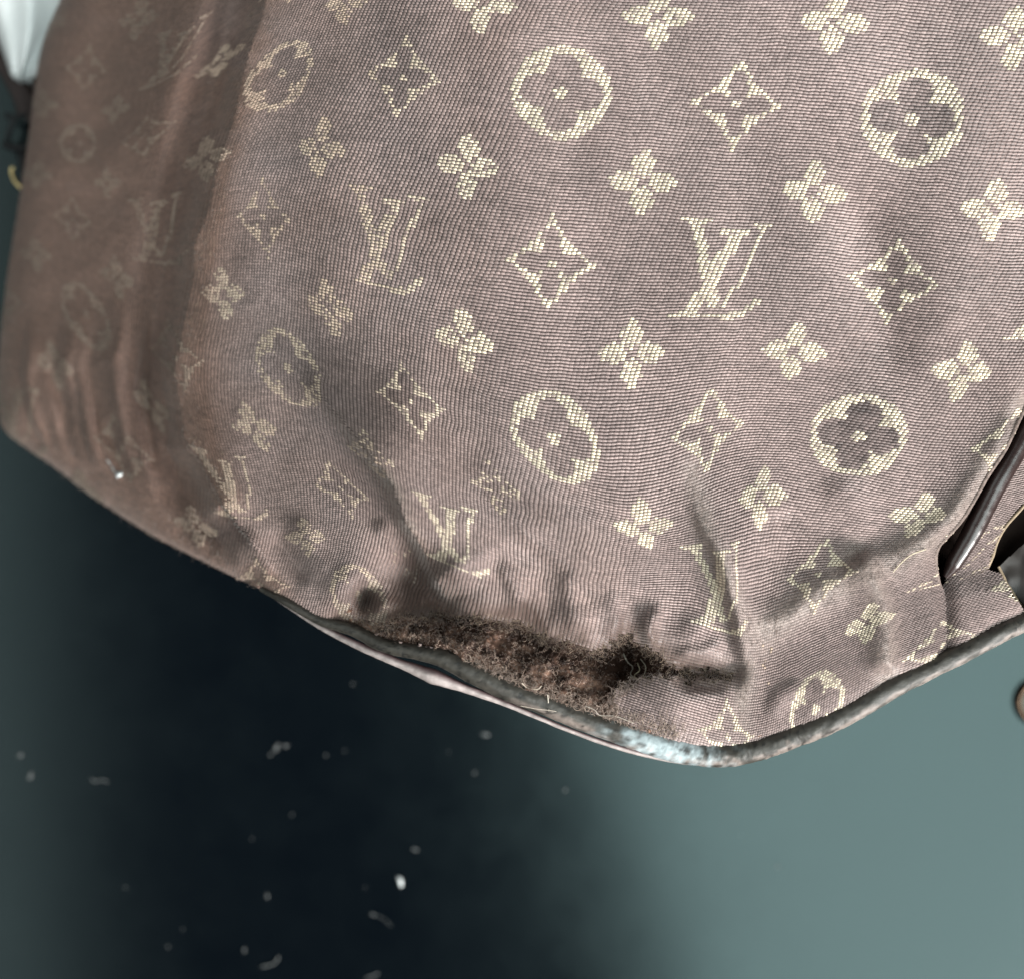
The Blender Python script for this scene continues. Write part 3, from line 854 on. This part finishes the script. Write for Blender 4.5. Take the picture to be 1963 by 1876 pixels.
# frayed mass between tear and piping
q = np.stack([R.rand(13000) * 560 + 700, R.rand(13000) * 240 + 1150], 1)
q = q[inside(q[:, 0], q[:, 1], HOLE)]
dp = poly_dist(q[:, 0], q[:, 1], PIPE_S[::6])[0]; dt = poly_dist(q[:, 0], q[:, 1], TEAR_TOP)[0]
q = q[(R.rand(len(q)) < 0.2 + 0.8 * sstep(110, 30, dp + 60 * vnoise(q[:, 0] / 26, q[:, 1] / 26, 300))) & (dt > 14)]
fibres('frayed_threads', q, 12, 0.45, [(0.24, 0.155, 0.118), (0.14, 0.085, 0.066), (0.08, 0.046, 0.036), (0.40, 0.29, 0.23)], bag, 0.3, 2.2, 6, torn_z, 0.0003)
q = around(HOLE[24:29], 420, 7)
fibres('frayed_threads', q, 13, 0.42, [(0.24, 0.17, 0.14), (0.13, 0.085, 0.068), (0.34, 0.26, 0.22)], bag, 0.3, 1.8, 5, lambda x, y: zfun(x, y) + 0.0002)
q = around([(900, 1262), (1000, 1310), (1110, 1355), (1180, 1380), (1300, 1405)], 1100, 11)
fibres('frayed_edge', q, 17, 0.5, [(0.34, 0.26, 0.21), (0.2, 0.14, 0.11), (0.12, 0.08, 0.06)], bag, 0.5, 1.4, 6, lambda x, y: zfun(x, y) + 0.0004)
q = np.stack([R.rand(1500) * 1900 + 60, R.rand(1500) * 1350], 1)
q = q[inside(q[:, 0], q[:, 1], FRONT_POLY) & ~inside(q[:, 0], q[:, 1], HOLE)]
fibres('stray_fuzz', q, 9, 0.35, GR, panel, 0.3)


def thread(name, pts, rad, c, parent, lift=0.0006, zf=zfun, k=40, mat_=None):
    P = catmull(pts, k)
    z = zf(P[:, 0], P[:, 1]) + lift
    return tube(name, world(P[:, 0], P[:, 1], z), rad * 1e-4, mat_ or M_FIBRE, parent, 6, lambda a, b: np.broadcast_to(np.array(c, float), (a, b, 3)))


tz = lambda x, y: torn_z(x, y) + 0.003
thread('loose_thread', [(1195, 1252), (1203, 1268), (1213, 1278), (1209, 1292), (1222, 1300)], 0.9, (0.45, 0.42, 0.35), bag, 0, tz)
thread('loose_thread', [(1228, 1262), (1238, 1278), (1232, 1296), (1220, 1300), (1208, 1296)], 0.8, (0.4, 0.36, 0.28), bag, 0.0004, tz)
thread('loose_thread', [(1222, 1270), (1226, 1284), (1216, 1294), (1226, 1302), (1236, 1296)], 1.0, (0.5, 0.44, 0.3), bag, 0.0006, tz)
thread('loose_thread', [(998, 1352), (1030, 1358), (1062, 1362), (1090, 1372)], 0.6, (0.42, 0.36, 0.3), bag, 0.0026)
thread('loose_thread', [(1050, 1330), (1051, 1345), (1052, 1362)], 0.8, (0.55, 0.5, 0.42), bag, 0.0024)
thread('loose_thread', [(1000, 1308), (1012, 1318), (1030, 1320), (1038, 1314)], 1.0, (0.5, 0.42, 0.34), bag, 0.001)
thread('loose_thread', [(1122, 1352), (1140, 1360), (1150, 1370), (1180, 1372), (1215, 1385)], 0.7, (0.4, 0.35, 0.3), bag, 0.001)
thread('loose_thread', [(1712, 1096), (1728, 1078), (1748, 1062), (1775, 1052)], 1.0, (0.55, 0.47, 0.34), bag, 0.0006)

# ------------------------------------------------------------------ small things round the bag
def blob(name, x, y, r, mat_, zb, sx=1.0, sy=1.0, rot=0.0, seed=0, h=0.5):
    """an irregular flake of fluff: a few welded lumps"""
    rs = np.random.RandomState(seed)
    nu, nv = 10, 7
    th = np.linspace(0, 2 * np.pi, nu, endpoint=False); ph = np.linspace(0, np.pi, nv)
    PH, TH = np.meshgrid(ph, th, indexing='ij')
    rad = 1 + 1.7 * (rs.rand(nv, nu) - .5); rad[0] = rad[0].mean(); rad[-1] = rad[-1].mean()
    X = rad * np.sin(PH) * np.cos(TH) * r * sx; Y = rad * np.sin(PH) * np.sin(TH) * r * sy; Z = np.cos(PH) * r * h
    c, s = math.cos(rot), math.sin(rot)
    X, Y = X * c - Y * s, X * s + Y * c
    o = world(np.array(float(x)), np.array(float(y)), np.array(zb + r * h * 0.8e-4))
    k = 1e-4 * (HC - zb) / DIST
    V = np.stack([X * k, Y * k, Z * k], -1).reshape(-1, 3)
    a = np.arange(nu * nv).reshape(nv, nu)
    F = np.stack([a[:-1], a[1:], np.roll(a, -1, 1)[1:], np.roll(a, -1, 1)[:-1]], -1).reshape(-1, 4)
    ob = link(name, np_mesh(name, V, F), mat_)
    ob.location = o
    return ob


specks = [(38, 1446, 7), (530, 1432, 9), (518, 1446, 8), (548, 1428, 6), (625, 1446, 4), (660, 1438, 4), (930, 1407, 7), (910, 1480, 6),
          (1083, 1513, 6), (795, 1627, 5), (483, 1606, 4), (512, 1716, 6), (715, 1752, 5), (322, 1813, 6), (468, 1820, 5), (350, 1780, 3),
          (676, 1310, 6), (58, 1485, 8), (700, 1700, 3), (860, 1440, 3), (1490, 1660, 4), (1420, 1600, 3), (240, 1700, 3), (560, 1560, 3)]
for i, (x, y, r) in enumerate(specks):
    o = blob('lint_speck', x, y, r * 0.52, M_LINT, 0.0, 1.1 + 0.6 * math.sin(i * 2.3), 0.75, i, i, 0.3)
    tag(o, 'tiny dull grey lint speck lying on the black tabletop', 'lint', 'lint specks scattered on the tabletop')
o = blob('lint_chip', 767, 1687, 4.6, M_LINTB, 0.0, 0.8, 1.7, 0.25, 41)
tag(o, 'bright white lint chip alone on the darkest part of the tabletop', 'lint')


def table_fibre(name, pts, rad, label, mat_=M_LINT):
    P = catmull(pts, 30)
    W = world(P[:, 0], P[:, 1], np.full(30, rad * 0.9e-4))
    o = tube(name, W, rad * 1e-4 * np.interp(np.arange(30), [0, 4, 15, 26, 29], [.5, 1.1, .8, 1.1, .4]), mat_, None, 8, rough=0.3, nscale=2)
    return tag(o, label, 'lint')


table_fibre('lint_fibre', [(500, 1852), (512, 1850), (524, 1846), (532, 1838), (534, 1832)], 2.2, 'hook shaped curl of pale lint on the black tabletop')
table_fibre('lint_fibre', [(174, 1490), (182, 1497), (196, 1494), (208, 1499)], 1.7, 'short wavy pale lint thread with thick ends on the tabletop')
table_fibre('lint_fibre', [(715, 1750), (735, 1760), (752, 1775)], 0.7, 'thin faint straight brown fibre on the black tabletop')
table_fibre('lint_fibre', [(700, 1874), (715, 1869), (726, 1864)], 2.0, 'short slanting pale fibre cut off by the edge of the view')

# white lint ball with its thread, on the bag's side
zl = float(zfun(np.array(229.), np.array(911.)))
lint = blob('lint_ball', 229, 911, 6.5, M_LINTB, zl, 1.1, 0.9, 0.4, 77, 0.9)
tag(lint, 'white lint ball with a thin tail clinging to the brown cloth side', 'lint')
P = catmull([(229, 911), (222, 908), (216, 898), (210, 888), (204, 882)], 20)
W = world(P[:, 0], P[:, 1], zfun(P[:, 0], P[:, 1]) + 0.0003)
lo = np.array(lint.location)
t_ = tube('tail', W - lo, 1.0e-4, M_LINTB, None, 6)
t_.parent = lint

# folded white cloth corner beside the bag
X, Y = np.meshgrid(np.linspace(0, 1, 60), np.linspace(0, 1, 80))
yy = -260 + Y * 420
xl = np.interp(yy, [-260, 0, 80, 148, 160], [-200, -30, -2, 22, 40]); xr = np.interp(yy, [-260, 0, 60, 110, 150, 160], [420, 260, 200, 130, 66, 44])
xx = xl + X * (xr - xl)
zz = 0.012 + 0.004 * np.exp(-((X - 0.25 - 0.1 * Y) / 0.09) ** 2) - 0.003 * np.exp(-((X - 0.42) / 0.12) ** 2) + 0.0012 * vnoise(xx / 40, yy / 60, 200)
ed = np.minimum(np.minimum(X, 1 - X) * 8, (1 - Y) * 10); zz = zz - 0.009 * (1 - np.sqrt(np.clip(1 - (1 - np.clip(ed, 0, 1)) ** 2, 0, 1)))
top = world(xx, yy, zz).reshape(-1, 3); bot = top.copy(); bot[:, 2] = 0.0005
a = np.arange(X.size).reshape(X.shape); nb = X.size
F = np.stack([a[:-1, :-1], a[1:, :-1], a[1:, 1:], a[:-1, 1:]], -1).reshape(-1, 4)
edge = np.concatenate([a[0, :-1], a[:-1, -1], a[-1, :0:-1], a[:0:-1, 0]])
E2 = np.roll(edge, -1)
F = np.vstack([F, F[:, ::-1] + nb, np.stack([edge, E2, E2 + nb, edge + nb], 1)])
o = link('white_cloth', np_mesh('white_cloth', np.vstack([top, bot]), F), M_WHITE)
tag(o, 'pointed corner of a folded white cloth beside the bag', 'cloth')

# strap end with loops and brass ring
strap = thing('bag_strap', tuple(world(np.array(30.), np.array(200.), np.array(0.0))), 'dark leather strap end with black loops and a brass ring beside the bag', 'strap')


def spart(name, pts, rad, mat_, z, flat=1.0, k=40, sides=14, rough=0.05):
    P = catmull(pts, k)
    zz = np.broadcast_to(np.asarray(z, float), (k,)) if np.ndim(z) == 0 else np.interp(np.linspace(0, 1, k), np.linspace(0, 1, len(z)), z)
    return tube(name, world(P[:, 0], P[:, 1], zz), rad * 1e-4 * np.ones(k), mat_, strap, sides, rough=rough, flat=flat)


M_STRAP = plain('brown_strap', (0.018, 0.010, 0.009), 0.55, 0.3)
spart('strap_band', [(-60, 20), (-20, 80), (20, 140), (45, 190), (52, 225)], 26, M_STRAP, 0.003, 0.22)
spart('strap_keeper', [(95, 90), (78, 150), (66, 210), (60, 235)], 16, M_STRAP, 0.005, 0.3)
spart('loop', [(10, 222), (30, 226), (52, 220), (90, 216)], 7, M_BLACK, 0.004)
spart('loop', [(36, 220), (24, 236), (17, 256), (15, 268)], 6, M_BLACK, 0.004)
spart('hook', [(8, 276), (30, 284), (55, 282), (70, 262), (85, 250)], 11, M_BLACK, 0.004)
spart('hook_stem', [(42, 284), (44, 305), (46, 325), (50, 350)], 13, M_BLACK, 0.003)
th = np.linspace(0.25 * np.pi, 1.15 * np.pi, 30)
spart('brass_ring', [(24, 322), (23, 332), (28, 346), (36, 356), (48, 366), (66, 370), (84, 360)], 5.0, M_BRASS, 0.0045, rough=0)
spart('rivet', [(60, 272), (66, 278), (72, 286)], 6, M_BRASS, 0.006, rough=0)

# ring on the table under the far corner
th = np.linspace(0, 2 * np.pi, 64)
rx, ry = 2004 + 50 * np.cos(th), 1346 + 44 * np.sin(th)
M_BRONZE = plain('bronze', (0.13, 0.085, 0.06), 0.22, 0.5, metal=1.0, var=0.4, bump=0.05)
o = tube('metal_ring', world(rx, ry, np.full(64, 0.0011)), 0.00095, M_BRONZE, None, 14, caps=False)
tag(o, 'bronze metal ring lying on the grey tabletop next to the piping', 'ring')
